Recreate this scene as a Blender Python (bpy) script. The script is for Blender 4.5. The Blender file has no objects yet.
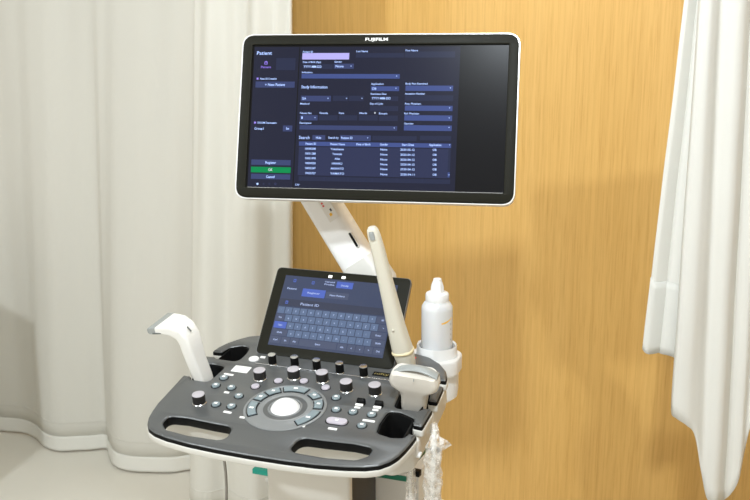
import bpy, bmesh, math, random
from mathutils import Vector, Matrix, noise
R = math.radians
COL = bpy.context.scene.collection
random.seed(4)

# ------------------------------------------------------------------ materials
def mat(name, color, rough=.5, spec=.5, metal=0., emit=None, estr=1., coat=0., trans=0., alpha=1., sss=0., bump=None, vary=None):
    m = bpy.data.materials.new(name); m.use_nodes = True
    nt = m.node_tree; b = nt.nodes['Principled BSDF']
    b.inputs['Base Color'].default_value = (*color, 1)
    b.inputs['Roughness'].default_value = rough
    b.inputs['Specular IOR Level'].default_value = spec
    b.inputs['Metallic'].default_value = metal
    b.inputs['Coat Weight'].default_value = coat
    b.inputs['Transmission Weight'].default_value = trans
    b.inputs['Alpha'].default_value = alpha
    if sss:
        b.inputs['Subsurface Weight'].default_value = sss
        b.inputs['Subsurface Radius'].default_value = (.01, .008, .006)
    if emit:
        b.inputs['Emission Color'].default_value = (*emit, 1)
        b.inputs['Emission Strength'].default_value = estr
    tc = nt.nodes.new('ShaderNodeTexCoord')
    if vary:      # (scale, amount): slight cloudy variation of the base colour
        n = nt.nodes.new('ShaderNodeTexNoise'); n.inputs['Scale'].default_value = vary[0]; n.inputs['Detail'].default_value = 5
        nt.links.new(tc.outputs['Object'], n.inputs['Vector'])
        mx = nt.nodes.new('ShaderNodeMix'); mx.data_type = 'RGBA'
        mx.inputs['A'].default_value = (*[c*(1-vary[1]) for c in color], 1)
        mx.inputs['B'].default_value = (*[min(1, c*(1+vary[1])) for c in color], 1)
        nt.links.new(n.outputs['Fac'], mx.inputs['Factor'])
        nt.links.new(mx.outputs['Result'], b.inputs['Base Color'])
    if bump:      # (scale, strength)
        n = nt.nodes.new('ShaderNodeTexNoise'); n.inputs['Scale'].default_value = bump[0]; n.inputs['Detail'].default_value = 3
        nt.links.new(tc.outputs['Object'], n.inputs['Vector'])
        bp = nt.nodes.new('ShaderNodeBump'); bp.inputs['Strength'].default_value = bump[1]; bp.inputs['Distance'].default_value = .002
        nt.links.new(n.outputs['Fac'], bp.inputs['Height']); nt.links.new(bp.outputs['Normal'], b.inputs['Normal'])
    return m

def wood_material():
    m = bpy.data.materials.new('light_oak_veneer'); m.use_nodes = True
    nt = m.node_tree; N = nt.nodes; L = nt.links; b = N['Principled BSDF']
    tc = N.new('ShaderNodeTexCoord')
    def nz(sx, sz, scale, detail, dist=0):
        mp = N.new('ShaderNodeMapping'); mp.inputs['Scale'].default_value = (sx, sx, sz)
        L.new(tc.outputs['Object'], mp.inputs['Vector'])
        n = N.new('ShaderNodeTexNoise'); n.inputs['Scale'].default_value = scale; n.inputs['Detail'].default_value = detail
        n.inputs['Distortion'].default_value = dist
        L.new(mp.outputs['Vector'], n.inputs['Vector']); return n
    broad = nz(1, .035, 7, 5, .2)
    fine = nz(1, .012, 150, 5, .1)
    pore = nz(1, .03, 330, 2)
    r1 = N.new('ShaderNodeValToRGB'); e = r1.color_ramp.elements
    e[0].position = .25; e[0].color = (.66, .397, .118, 1)
    e[1].position = .7; e[1].color = (.715, .448, .150, 1)
    L.new(broad.outputs['Fac'], r1.inputs['Fac'])
    r2 = N.new('ShaderNodeValToRGB'); e = r2.color_ramp.elements
    e[0].position = .34; e[0].color = (.945, .92, .88, 1); e[1].position = .6; e[1].color = (1.03, 1.03, 1.03, 1)
    L.new(fine.outputs['Fac'], r2.inputs['Fac'])
    r3 = N.new('ShaderNodeValToRGB'); e = r3.color_ramp.elements
    e[0].position = .28; e[0].color = (.89, .85, .79, 1); e[1].position = .5; e[1].color = (1, 1, 1, 1)
    L.new(pore.outputs['Fac'], r3.inputs['Fac'])
    def mul(a, c):
        x = N.new('ShaderNodeMix'); x.data_type = 'RGBA'; x.blend_type = 'MULTIPLY'; x.inputs['Factor'].default_value = 1
        L.new(a, x.inputs['A']); L.new(c, x.inputs['B']); return x.outputs['Result']
    L.new(mul(mul(r1.outputs['Color'], r2.outputs['Color']), r3.outputs['Color']), b.inputs['Base Color'])
    b.inputs['Roughness'].default_value = .45; b.inputs['Specular IOR Level'].default_value = .3
    return m

def cloth_material(name, color, through=.25):
    m = bpy.data.materials.new(name); m.use_nodes = True
    nt = m.node_tree; N = nt.nodes; L = nt.links; b = N['Principled BSDF']
    b.inputs['Base Color'].default_value = (*color, 1); b.inputs['Roughness'].default_value = .9
    b.inputs['Specular IOR Level'].default_value = .15
    tc = N.new('ShaderNodeTexCoord'); mp = N.new('ShaderNodeMapping'); mp.inputs['Scale'].default_value = (120, 120, 420)
    L.new(tc.outputs['Object'], mp.inputs['Vector'])
    n = N.new('ShaderNodeTexNoise'); n.inputs['Scale'].default_value = 1; n.inputs['Detail'].default_value = 2
    L.new(mp.outputs['Vector'], n.inputs['Vector'])
    bp = N.new('ShaderNodeBump'); bp.inputs['Strength'].default_value = .25; bp.inputs['Distance'].default_value = .0015
    L.new(n.outputs['Fac'], bp.inputs['Height']); L.new(bp.outputs['Normal'], b.inputs['Normal'])
    t = N.new('ShaderNodeBsdfTranslucent'); t.inputs['Color'].default_value = (*color, 1)
    mx = N.new('ShaderNodeMixShader'); mx.inputs['Fac'].default_value = through
    L.new(b.outputs['BSDF'], mx.inputs[1]); L.new(t.outputs['BSDF'], mx.inputs[2])
    L.new(mx.outputs['Shader'], N['Material Output'].inputs['Surface'])
    return m

def screen_paint(name, c, e=1.):
    return mat(name, (.004, .004, .005), rough=.25, spec=.06, emit=c, estr=e)

M = {}
M['wood'] = wood_material()
M['curtain'] = cloth_material('off_white_curtain_cloth', (.80, .785, .72))
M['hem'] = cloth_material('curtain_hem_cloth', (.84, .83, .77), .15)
M['curtain_right'] = cloth_material('white_curtain_cloth', (.85, .845, .80), .2)
M['floor'] = mat('pale_stone_vinyl', (.70, .675, .60), rough=.45, spec=.35, vary=(2.2, .09))
M['plaster'] = mat('white_plaster', (.82, .80, .76), rough=.9, spec=.2, bump=(300, .05))
M['base'] = mat('white_baseboard', (.75, .73, .69), rough=.5)
M['panel'] = mat('charcoal_console_plastic', (.076, .080, .081), rough=.33, spec=.85, bump=(900, .12))
M['rim'] = mat('black_plastic', (.006, .006, .006), rough=.45, spec=.10)
M['hole'] = mat('matte_black_plastic', (.006, .006, .006), rough=.7, spec=.2)
M['dish'] = mat('grey_console_plastic', (.20, .207, .208), rough=.28, spec=.8, bump=(900, .1))
M['shell'] = mat('white_moulded_plastic', (.66, .645, .60), rough=.38, spec=.4)
M['bright'] = mat('bright_white_plastic', (.80, .80, .79), rough=.33, spec=.5)
M['touch_edge'] = mat('dark_satin_metal', (.16, .16, .16), rough=.3, metal=.6)
M['arm'] = mat('gloss_white_arm_plastic', (.89, .89, .88), rough=.33)
M['column'] = mat('warm_white_column_plastic', (.70, .68, .63), rough=.5)
M['knobside'] = mat('black_knob_rubber', (.014, .013, .012), rough=.42)
M['knobtop'] = mat('pale_grey_knob_cap', (.44, .415, .44), rough=.35)
M['chrome'] = mat('brushed_chrome', (.72, .73, .74), rough=.2, metal=1)
M['button'] = mat('blue_grey_button', (.205, .255, .275), rough=.25, spec=.6, coat=.3)
M['wbutton'] = mat('lilac_white_button', (.50, .465, .52), rough=.3)
M['mark'] = mat('white_print', (.92, .91, .88), rough=.4)
M['ball'] = mat('white_trackball', (.93, .93, .92), rough=.16, spec=.6, coat=.5)
M['bezel'] = mat('black_bezel_plastic', (.015, .0145, .010), rough=.42, spec=.07, bump=(1200, .08))
M['silver'] = mat('white_silver_edge', (.80, .79, .77), rough=.3, metal=.2)
M['gold'] = mat('gold_print', (.55, .45, .16), rough=.35, metal=.6)
M['probe'] = mat('white_probe_plastic', (.77, .755, .71), rough=.35, sss=.05)
M['probe_beige'] = mat('beige_probe_plastic', (.64, .60, .53), rough=.4, sss=.05)
M['lens'] = mat('grey_acoustic_lens', (.30, .315, .305), rough=.4)
M['lens_dark'] = mat('dark_grey_seam', (.12, .13, .12), rough=.45)
M['cover'] = mat('cream_latex_cover', (.66, .625, .52), rough=.35, spec=.5, sss=.1)
M['rubber_ring'] = mat('pale_yellow_rubber', (.80, .70, .45), rough=.45)
M['cord'] = mat('grey_cord', (.30, .285, .26), rough=.5)
M['green'] = mat('green_card', (.012, .20, .12), rough=.5)
M['teal'] = mat('teal_plastic', (.0, .33, .25), rough=.45)
M['card'] = mat('white_card', (.78, .76, .72), rough=.6)
M['red'] = mat('red_print', (.7, .05, .04), rough=.5)
M['ink'] = mat('dark_print', (.05, .05, .06), rough=.5)
M['yellow'] = mat('yellow_print', (.90, .50, .03), rough=.4)
M['core'] = mat('dark_brown_plastic', (.03, .026, .022), rough=.5)
M['lamp'] = mat('lamp_diffuser', (.9, .9, .9), emit=(1, .97, .9), estr=2.)
M['white_glow'] = mat('white_glow', (.9, .9, .9), emit=(1, .98, .93), estr=1.2)

def plastic_film():
    m = bpy.data.materials.new('clear_crinkled_film'); m.use_nodes = True
    nt = m.node_tree; N = nt.nodes; L = nt.links; b = N['Principled BSDF']
    b.inputs['Base Color'].default_value = (.88, .86, .82, 1); b.inputs['Roughness'].default_value = .25
    b.inputs['Specular IOR Level'].default_value = .8
    tr = N.new('ShaderNodeBsdfTransparent'); mx = N.new('ShaderNodeMixShader')
    tc = N.new('ShaderNodeTexCoord'); n = N.new('ShaderNodeTexNoise'); n.inputs['Scale'].default_value = 110; n.inputs['Detail'].default_value = 3
    L.new(tc.outputs['Object'], n.inputs['Vector'])
    rp = N.new('ShaderNodeValToRGB'); rp.color_ramp.elements[0].position = .38; rp.color_ramp.elements[0].color = (.16, .16, .16, 1)
    rp.color_ramp.elements[1].position = .66; rp.color_ramp.elements[1].color = (.62, .62, .62, 1)
    L.new(n.outputs['Fac'], rp.inputs['Fac']); L.new(rp.outputs['Color'], mx.inputs['Fac'])
    L.new(tr.outputs['BSDF'], mx.inputs[1]); L.new(b.outputs['BSDF'], mx.inputs[2])
    L.new(mx.outputs['Shader'], N['Material Output'].inputs['Surface'])
    return m
M['film'] = plastic_film()

def bottle_material():
    m = mat('milky_translucent_plastic', (.84, .85, .86), rough=.25, spec=.5, sss=.3)
    nt = m.node_tree; b = nt.nodes['Principled BSDF']; b.inputs['Transmission Weight'].default_value = .2
    return m
M['bottle'] = bottle_material()

# ------------------------------------------------------------------ helpers
def link(name, me, mats, parent=None, matrix=None, smooth=True, angle=40):
    if not isinstance(mats, (list, tuple)): mats = [mats]
    for x in mats: me.materials.append(x)
    if smooth:
        for p in me.polygons: p.use_smooth = True
        try: me.set_sharp_from_angle(angle=R(angle))
        except Exception: pass
    o = bpy.data.objects.new(name, me); COL.objects.link(o)
    if parent: o.parent = parent
    if matrix is not None: o.matrix_local = matrix
    return o

def from_bm(name, bm, mats, parent=None, matrix=None, smooth=True, angle=40, recalc=True):
    if recalc: bmesh.ops.recalc_face_normals(bm, faces=bm.faces)
    me = bpy.data.meshes.new(name); bm.to_mesh(me); bm.free()
    return link(name, me, mats, parent, matrix, smooth, angle)

def empty(name, parent=None, matrix=None):
    o = bpy.data.objects.new(name, None); COL.objects.link(o); o.empty_display_size = .05
    if parent: o.parent = parent
    if matrix is not None: o.matrix_local = matrix
    return o

def tag(o, label=None, cat=None, group=None, kind=None):
    if label: o['label'] = label
    if cat: o['category'] = cat
    if group: o['group'] = group
    if kind: o['kind'] = kind
    return o

def fillet(pts, seg=5):
    """pts: (x, y, radius) -> rounded closed polygon."""
    out = []; n = len(pts)
    for i in range(n):
        p = Vector(pts[i][:2]); r = pts[i][2] if len(pts[i]) > 2 else 0
        a = Vector(pts[i-1][:2]) - p; b = Vector(pts[(i+1) % n][:2]) - p
        if r <= 0 or a.length < 1e-6 or b.length < 1e-6: out.append(p); continue
        an = a.angle(b)
        if an > R(176): out.append(p); continue
        d = min(r/math.tan(an/2), .49*a.length, .49*b.length)
        q0 = p + a.normalized()*d; q1 = p + b.normalized()*d
        for k in range(seg+1):
            t = k/seg
            out.append(q0*(1-t)**2 + p*2*t*(1-t) + q1*t*t)
    return out

def area2(P): return sum(P[i-1].x*P[i].y - P[i].x*P[i-1].y for i in range(len(P)))/2

def offset(P, d):
    """moves a closed polygon outward by d."""
    s = 1 if area2(P) > 0 else -1; n = len(P); out = []
    for i in range(n):
        a = (P[i]-P[i-1]); b = (P[(i+1) % n]-P[i])
        if a.length < 1e-9: a = b
        if b.length < 1e-9: b = a
        a = a.normalized(); b = b.normalized()
        na = Vector((a.y, -a.x))*s; nb = Vector((b.y, -b.x))*s
        m = na+nb
        m = m.normalized() if m.length > 1e-6 else na
        out.append(P[i] + m*(d/max(.5, m.dot(na))))
    return out

def plate(name, loops, z0, z1, mats, parent=None, matrix=None, bevel=0., wall=None, angle=40):
    """closed 2D loops (first outer, others holes) extruded from z0 to z1 with rounded edges; made with a 2D curve."""
    cu = bpy.data.curves.new(name, 'CURVE'); cu.dimensions = '2D'; cu.fill_mode = 'BOTH'
    for lp in loops:
        sp = cu.splines.new('POLY'); sp.points.add(len(lp)-1)
        for q, p in zip(sp.points, lp): q.co = (p[0], p[1], 0, 1)
        sp.use_cyclic_u = True
    cu.extrude = max(0, (z1-z0)/2-bevel); cu.bevel_depth = bevel; cu.bevel_resolution = 2; cu.offset = -bevel
    t = bpy.data.objects.new('tmp', cu); COL.objects.link(t)
    dg = bpy.context.evaluated_depsgraph_get(); me = bpy.data.meshes.new_from_object(t.evaluated_get(dg))
    bpy.data.objects.remove(t); bpy.data.curves.remove(cu)
    me.name = name; me.materials.clear()
    bm = bmesh.new(); bm.from_mesh(me); bmesh.ops.remove_doubles(bm, verts=bm.verts, dist=1e-6)
    for v in bm.verts: v.co.z += (z0+z1)/2
    if wall is not None:
        bm.normal_update()
        for f in bm.faces: f.material_index = wall if abs(f.normal.z) < .6 else 0
    bpy.data.meshes.remove(me)
    return from_bm(name, bm, mats, parent, matrix, angle=angle)

def rrect(w, h, r, seg=6): return fillet([(-w/2, -h/2, r), (w/2, -h/2, r), (w/2, h/2, r), (-w/2, h/2, r)], seg)

def rsec(w, h, r, n=6):
    return rrect(w, h, min(r, w/2-1e-4, h/2-1e-4), n)

def loft_bm(secs, caps=True, bm=None):
    """secs: list of lists of 3D points, same count."""
    bm = bm or bmesh.new(); rows = [[bm.verts.new(p) for p in s] for s in secs]
    n = len(rows[0])
    for a, b in zip(rows, rows[1:]):
        for i in range(n): bm.faces.new((a[i], a[(i+1) % n], b[(i+1) % n], b[i]))
    if caps: bm.faces.new(rows[0][::-1]); bm.faces.new(rows[-1])
    return bm

def tube_path(secs):
    """secs: (centre, xaxis, yaxis, w, h, r) rounded-rectangle sections."""
    out = []
    for c, xa, ya, w, h, r in secs:
        c = Vector(c); xa = Vector(xa).normalized(); ya = Vector(ya).normalized()
        out.append([c + xa*p.x + ya*p.y for p in rsec(w, h, r)])
    return out

def lathe_bm(prof, n=40, bm=None, cx=0, cy=0, ax=1., ay=1.):
    bm = bm or bmesh.new(); rows = []
    for r, z in prof:
        if r < 1e-6: rows.append([bm.verts.new((cx, cy, z))])
        else: rows.append([bm.verts.new((cx+ax*r*math.cos(2*math.pi*i/n), cy+ay*r*math.sin(2*math.pi*i/n), z)) for i in range(n)])
    for a, b in zip(rows, rows[1:]):
        for i in range(n):
            j = (i+1) % n
            if len(a) == 1 and len(b) == 1: continue
            if len(a) == 1: bm.faces.new((a[0], b[j], b[i]))
            elif len(b) == 1: bm.faces.new((a[i], a[j], b[0]))
            else: bm.faces.new((a[i], a[j], b[j], b[i]))
    return bm

def cyl_tube(name, pts, rad, m, parent=None, matrix=None, n=10):
    """round tube along 3D points; rad may be a list."""
    P = [Vector(p) for p in pts]
    Q = []                                   # Catmull-Rom resampling
    for i in range(len(P)-1):
        p0 = P[max(0, i-1)]; p1 = P[i]; p2 = P[i+1]; p3 = P[min(len(P)-1, i+2)]
        for k in range(6):
            t = k/6; Q.append(.5*((2*p1)+(p2-p0)*t+(2*p0-5*p1+4*p2-p3)*t*t+(3*p1-p0-3*p2+p3)*t**3))
    Q.append(P[-1]); secs = []
    up = Vector((0, 0, 1))
    for i, q in enumerate(Q):
        d = (Q[min(i+1, len(Q)-1)]-Q[max(0, i-1)]).normalized()
        x = d.cross(Vector((.3, 1, .1))).normalized(); y = d.cross(x)
        f = i/(len(Q)-1)
        r = rad if not isinstance(rad, (list, tuple)) else rad[int(min(f*(len(rad)-1), len(rad)-1.001))]*(1-(f*(len(rad)-1)) % 1)+rad[min(len(rad)-1, int(f*(len(rad)-1))+1)]*((f*(len(rad)-1)) % 1)
        secs.append([q+x*r*math.cos(2*math.pi*k/n)+y*r*math.sin(2*math.pi*k/n) for k in range(n)])
    return from_bm(name, loft_bm(secs), m, parent, matrix, angle=60)

def bx(bm, x0, x1, y0, y1, z0, z1, mi=0, bev=0.):
    t = bmesh.new(); bmesh.ops.create_cube(t, size=1)
    for v in t.verts: v.co = Vector(((x0+x1)/2+v.co.x*(x1-x0), (y0+y1)/2+v.co.y*(y1-y0), (z0+z1)/2+v.co.z*(z1-z0)))
    if bev: bmesh.ops.bevel(t, geom=t.edges[:], offset=bev, segments=3, affect='EDGES', profile=.5)
    add(bm, t, mi); return bm

def add(bm, t, mi=None):
    if mi is not None:
        for f in t.faces: f.material_index = mi
    me = bpy.data.meshes.new('t'); t.to_mesh(me); t.free(); bm.from_mesh(me); bpy.data.meshes.remove(me)

def text_bm(bm, s, x, y, z, width, cap, mi, align='LEFT', bold=0.):
    """lettering joined into bm: left end x, middle line y, total width (None = natural), capital height cap."""
    cu = bpy.data.curves.new('t', 'FONT'); cu.body = s; cu.size = cap/.69; cu.resolution_u = 2; cu.fill_mode = 'FRONT'; cu.offset = bold
    t = bpy.data.objects.new('tmp', cu); COL.objects.link(t)
    dg = bpy.context.evaluated_depsgraph_get(); me = bpy.data.meshes.new_from_object(t.evaluated_get(dg))
    bpy.data.objects.remove(t); bpy.data.curves.remove(cu)
    if not me.vertices: return
    xs = [v.co.x for v in me.vertices]; x0, x1 = min(xs), max(xs)
    k = width/(x1-x0) if width else 1.
    for v in me.vertices: v.co = Vector((x+(v.co.x-x0)*k, y-cap/2+v.co.y, z))
    me.materials.clear()
    for p in me.polygons: p.material_index = mi
    t2 = bmesh.new(); t2.from_mesh(me); bpy.data.meshes.remove(me); add(bm, t2, mi)

def quad(bm, x0, y0, x1, y1, z, mi):
    f = bm.faces.new([bm.verts.new(p) for p in ((x0, y0, z), (x1, y0, z), (x1, y1, z), (x0, y1, z))]); f.material_index = mi
    return f
def poly(bm, pts, z, mi):
    f = bm.faces.new([bm.verts.new((p[0], p[1], z)) for p in pts]); f.material_index = mi

def frame_matrix(o, a, b):
    a = Vector(a).normalized(); b = Vector(b).normalized(); n = a.cross(b)
    m = Matrix.Identity(4)
    for i in range(3): m[i][0] = a[i]; m[i][1] = b[i]; m[i][2] = n[i]; m[i][3] = o[i]
    return m
# ------------------------------------------------------------------ camera
PITCH, ROLL, CAMZ = .24456615, .0072717, 1.50
cam = bpy.data.cameras.new('camera'); co = bpy.data.objects.new('camera', cam); COL.objects.link(co)
fw = Vector((0, math.cos(PITCH), -math.sin(PITCH))); up = Vector((0, math.sin(PITCH), math.cos(PITCH))); rt = Vector((1, 0, 0))
rc = rt*math.cos(ROLL)-up*math.sin(ROLL); uc = rt*math.sin(ROLL)+up*math.cos(ROLL)
co.matrix_world = Matrix(((rc.x, uc.x, -fw.x, 0), (rc.y, uc.y, -fw.y, 0), (rc.z, uc.z, -fw.z, CAMZ), (0, 0, 0, 1)))
cam.sensor_width = 36; cam.lens = 36*900/750; cam.clip_start = .05
cam.dof.use_dof = True; cam.dof.focus_distance = 1.6; cam.dof.aperture_fstop = 9
sc = bpy.context.scene; sc.camera = co
sc.view_settings.view_transform = 'Standard'; sc.view_settings.look = 'None'; sc.view_settings.gamma = 1
sc.view_settings.exposure = .07; sc.view_settings.use_curve_mapping = False

# ------------------------------------------------------------------ room
WY = R(33); WALL0 = 2.785; CEIL = 2.55
room = Matrix.Rotation(-WY, 4, 'Z')            # room frame: x along the back wall, y towards it
wall_d = WALL0*math.cos(WY)                    # distance of the back wall in the room frame
def room_box(name, x0, x1, y0, y1, z0, z1, m):
    bm = bmesh.new(); bx(bm, x0, x1, y0, y1, z0, z1)
    o = from_bm(name, bm, m, smooth=False); o.matrix_world = room; tag(o, kind='structure'); return o
room_box('floor', -5.5, 3.4, -1.5, wall_d+.1, -.05, 0, M['floor'])
room_box('wall_back', -5.5, 3.4, wall_d, wall_d+.1, 0, CEIL, M['wood'])
room_box('wall_right', 3.3, 3.4, -1.5, wall_d, 0, CEIL, M['plaster'])
room_box('ceiling', -5.5, 3.4, -1.5, wall_d+.1, CEIL, CEIL+.05, M['plaster'])
room_box('wall_left', -5.5, -5.4, -1.5, wall_d, 0, CEIL, M['plaster'])

# unseen low block added left of the view to shade the left curtain
lp_ = Matrix.Translation((-1.355, 2.50, 0)) @ Matrix.Rotation(math.atan2(.11, -.1035), 4, 'Z')
bm = bmesh.new(); bx(bm, 0, .60, 0, .12, 0, .852, 0, .003); bx(bm, 0, .61, 0, .13, .852, .876, 0, .003)
o = from_bm('shadow_block', bm, M['plaster'], smooth=False); o.matrix_world = lp_; tag(o, kind='structure')

# ------------------------------------------------------------------ curtains
def smooth_path(P, n):
    P = [Vector(p) for p in P]; Q = []
    for i in range(len(P)-1):
        p0 = P[max(0, i-1)]; p1 = P[i]; p2 = P[i+1]; p3 = P[min(len(P)-1, i+2)]
        for k in range(12):
            t = k/12; Q.append(.5*((2*p1)+(p2-p0)*t+(2*p0-5*p1+4*p2-p3)*t*t+(3*p1-p0-3*p2+p3)*t**3))
    Q.append(P[-1])
    s = [0]
    for a, b in zip(Q, Q[1:]): s.append(s[-1]+(b-a).length)
    out = []; j = 0
    for i in range(n):
        d = s[-1]*i/(n-1)
        while j < len(s)-2 and s[j+1] < d: j += 1
        f = (d-s[j])/max(1e-9, s[j+1]-s[j]); out.append(Q[j].lerp(Q[j+1], min(1, max(0, f))))
    return out

def sheet(name, fn, nu, nv, v0, v1, m, parent=None, thick=.0016, off=0.):
    """a cloth: fn(u, v) -> point, u, v in 0..1."""
    bm = bmesh.new(); V = [[bm.verts.new(fn(i/(nu-1), v0+(v1-v0)*j/(nv-1))) for i in range(nu)] for j in range(nv)]
    for j in range(nv-1):
        for i in range(nu-1): bm.faces.new((V[j][i], V[j][i+1], V[j+1][i+1], V[j+1][i]))
    bm.normal_update()
    front = Vector((0, -1, 0)); s = sum(f.normal.dot(front) for f in bm.faces)
    if s < 0: bmesh.ops.reverse_faces(bm, faces=bm.faces)
    bm.normal_update()
    if off:
        for v in bm.verts: v.co += v.normal*off
    o = from_bm(name, bm, m, parent, recalc=False, angle=80)
    md = o.modifiers.new('thickness', 'SOLIDIFY'); md.thickness = thick; md.offset = 0
    return o

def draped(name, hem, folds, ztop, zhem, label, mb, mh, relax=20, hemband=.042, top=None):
    n = 220; B = smooth_path(hem, n)
    T = [sum((B[min(n-1, max(0, i+k))] for k in range(-relax, relax+1)), Vector((0, 0)))/(2*relax+1) for i in range(n)]
    dirn = (B[-1]-B[0]).normalized(); nor = Vector((dirn.y, -dirn.x))
    T = smooth_path(top, n) if top else [dirn*.15+dirn*b.dot(dirn)+nor*q.dot(nor) for b, q in zip(B, T)]
    Ln = (B[-1]-B[0]).length
    def fn(u, v):            # v = 0 at the hem
        x = u*(n-1); i = min(n-2, int(x)); f = x-i
        b = B[i].lerp(B[i+1], f); t = T[i].lerp(T[i+1], f)
        w = v*v*(3-2*v)*.35+.65*min(1, v*1.3) if not top else v
        p = b.lerp(t, w)
        s = u*Ln
        d = sum(a*math.sin(2*math.pi*(s/wl+ph)+.5*math.sin(3*v+ph*9)) for a, wl, ph in folds)*(.35+.65*v)
        p = p + nor*d
        return Vector((p.x, p.y, zhem+(ztop-zhem)*v))
    H = ztop-zhem
    o = sheet(name, fn, 240, 40, hemband/H, 1, mb)
    tag(o, label, 'curtain')
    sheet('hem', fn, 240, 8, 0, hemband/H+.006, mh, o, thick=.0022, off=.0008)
    sheet('stitch_line', fn, 240, 2, .1075/H, .1115/H, mb, o, thick=.001, off=.0014)
    return o, fn

hem1 = [(-2.30, 3.46), (-2.05, 3.36), (-1.88, 3.37), (-1.723, 3.289), (-1.548, 3.25), (-1.458, 3.221), (-1.354, 3.201), (-1.296, 3.157), (-1.23, 3.08), (-1.167, 3.046), (-1.077, 3.052),
        (-1.003, 3.068), (-.978, 3.019), (-.942, 2.94), (-.886, 2.894), (-.794, 2.878), (-.708, 2.884), (-.64, 2.898), (-.52, 2.86), (-.42, 2.84)]
hem1 = [(x*.985, y*.985) for x, y in hem1]
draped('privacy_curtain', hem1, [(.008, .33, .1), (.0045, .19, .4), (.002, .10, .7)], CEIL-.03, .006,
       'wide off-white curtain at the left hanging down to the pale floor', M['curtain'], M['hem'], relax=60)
top2 = [(x+.034, y) for x, y in [(-.435, 2.53), (-.448, 2.49), (-.425, 2.475), (-.385, 2.478), (-.35, 2.455), (-.31, 2.462), (-.275, 2.435), (-.245, 2.442), (-.222, 2.425), (-.213, 2.45)]]
hem2 = [(-.560, 2.610), (-.590, 2.560), (-.572, 2.515), (-.520, 2.505), (-.470, 2.515), (-.425, 2.475), (-.370, 2.452), (-.325, 2.470), (-.285, 2.440), (-.262, 2.445), (-.257, 2.475)]
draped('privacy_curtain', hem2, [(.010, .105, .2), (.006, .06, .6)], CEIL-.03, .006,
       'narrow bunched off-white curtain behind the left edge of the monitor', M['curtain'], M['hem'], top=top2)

# right-hand curtain, gathered and lifted: each column runs straight from the rail to its own hem point
TOPC = [(.617, 1.545, .579, .817, 1.86), (.622, 1.545, .585, .808, 1.850), (.629, 1.545, .596, .806, 1.855), (.640, 1.545, .612, .806, 1.868), (.645, 1.545, .618, .805, 1.875), (.648, 1.545, .622, .804, 1.862),
        (.656, 1.545, .640, .800, 1.853), (.661, 1.544, .664, .784, 1.865), (.664, 1.544, .672, .775, 1.885), (.645, 1.543, .650, .740, 1.850),
        (.623, 1.543, .627, .70, 1.80), (.628, 1.543, .634, .690, 1.775), (.638, 1.542, .655, .676, 1.765), (.650, 1.542, .676, .650, 1.775), (.662, 1.542, .700, .56, 1.79), (.677, 1.542, .713, .505, 1.775), (.690, 1.542, .724, .494, 1.762),
        (.703, 1.542, .736, .489, 1.765), (.716, 1.542, .749, .489, 1.785), (.722, 1.542, .758, .491, 1.80), (.734, 1.542, .767, .510, 1.78), (.746, 1.542, .778, .545, 1.77), (.768, 1.542, .788, .623, 1.785),
        (.795, 1.541, .801, .709, 1.775), (.824, 1.541, .833, .777, 1.795), (.852, 1.541, .89, .833, 1.775), (.90, 1.541, .95, .87, 1.80), (.95, 1.541, 1.0, .90, 1.775), (1.0, 1.541, 1.05, .92, 1.80)]
TOPC = [(a, b, c, d, (1.861 if i < 10 else 1.781)+.5*(y-(1.861 if i < 10 else 1.781))) for i, (a, b, c, d, y) in enumerate(TOPC)]
def cr(P, x):
    i = min(len(P)-2, int(x)); t = x-i
    p0 = P[max(0, i-1)]; p1 = P[i]; p2 = P[i+1]; p3 = P[min(len(P)-1, i+2)]
    return [.5*((2*b)+(c-a)*t+(2*a-5*b+4*c-d)*t*t+(3*b-a-3*c+d)*t**3) for a, b, c, d in zip(p0, p1, p2, p3)]
def rc_fn(u, v, lo=0, hi=len(TOPC)-1):
    xt, zt, xb, zb, Y = cr(TOPC, lo+u*(hi-lo))
    k = (CEIL-.03-zb)/(zt-zb)
    xtop = xb+(xt-xb)*k
    z = zb+(CEIL-.03-zb)*v
    wr = .004*noise.noise(Vector((xb*9, z*7, 2.)))*(1-v)
    if lo == 0: pass
    return Vector((xb+(xtop-xb)*v, Y-.02*(1-v)+wr, z))
rcur = sheet('privacy_curtain', rc_fn, 260, 60, 0, 1, M['curtain_right'])
tag(rcur, 'white gathered curtain at the right with its lifted hem hanging in the air', 'curtain')
def rc_hem(u, v): return rc_fn(u, v, 0, 8.2)
sheet('hem', rc_hem, 90, 10, 0, .094, M['curtain_right'], rcur, thick=.003, off=.002)

# ------------------------------------------------------------------ ultrasound machine
YAW = .34336299; SLOPE = math.pi/2-1.41769227
OX, OY, PZ = -.15301701, 1.40559001, .87701249
mach = empty('ultrasound_machine', None, Matrix.Translation((OX, OY, 0)) @ Matrix.Rotation(-YAW, 4, 'Z'))
tag(mach, 'white and charcoal ultrasound machine with a monitor on an arm and a touchscreen', 'ultrasound machine')
PAN = Matrix.Translation((0, 0, PZ)) @ Matrix.Rotation(SLOPE, 4, 'X')      # panel plane: x right, y back, z out
mm = .001
def S(P): return [(p[0]*mm, p[1]*mm, (p[2] if len(p) > 2 else 0)*mm) for p in P]
half = [(60, -137, 60), (110, -134, 60), (155, -128, 60), (186, -121, 25), (206, -112, 18), (219, -98, 18), (227, -82, 25), (232, -62, 40), (236, -38, 20)]
RFn = [(237.5, -21, 2), (224, -20, 2), (219, -33, 6), (201, -37, 12), (174, -31, 12), (170, -5, 20), (172, 33, 11), (193, 35, 20), (220, 23, 9), (223, 5, 3), (239, 3, 3)]
RMn = [(241, 57, 3), (226, 57, 3), (221, 47, 8), (177, 46, 12), (173, 104, 12), (215, 107, 12), (225, 97, 6), (227, 80, 3), (242, 80, 3)]
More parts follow.
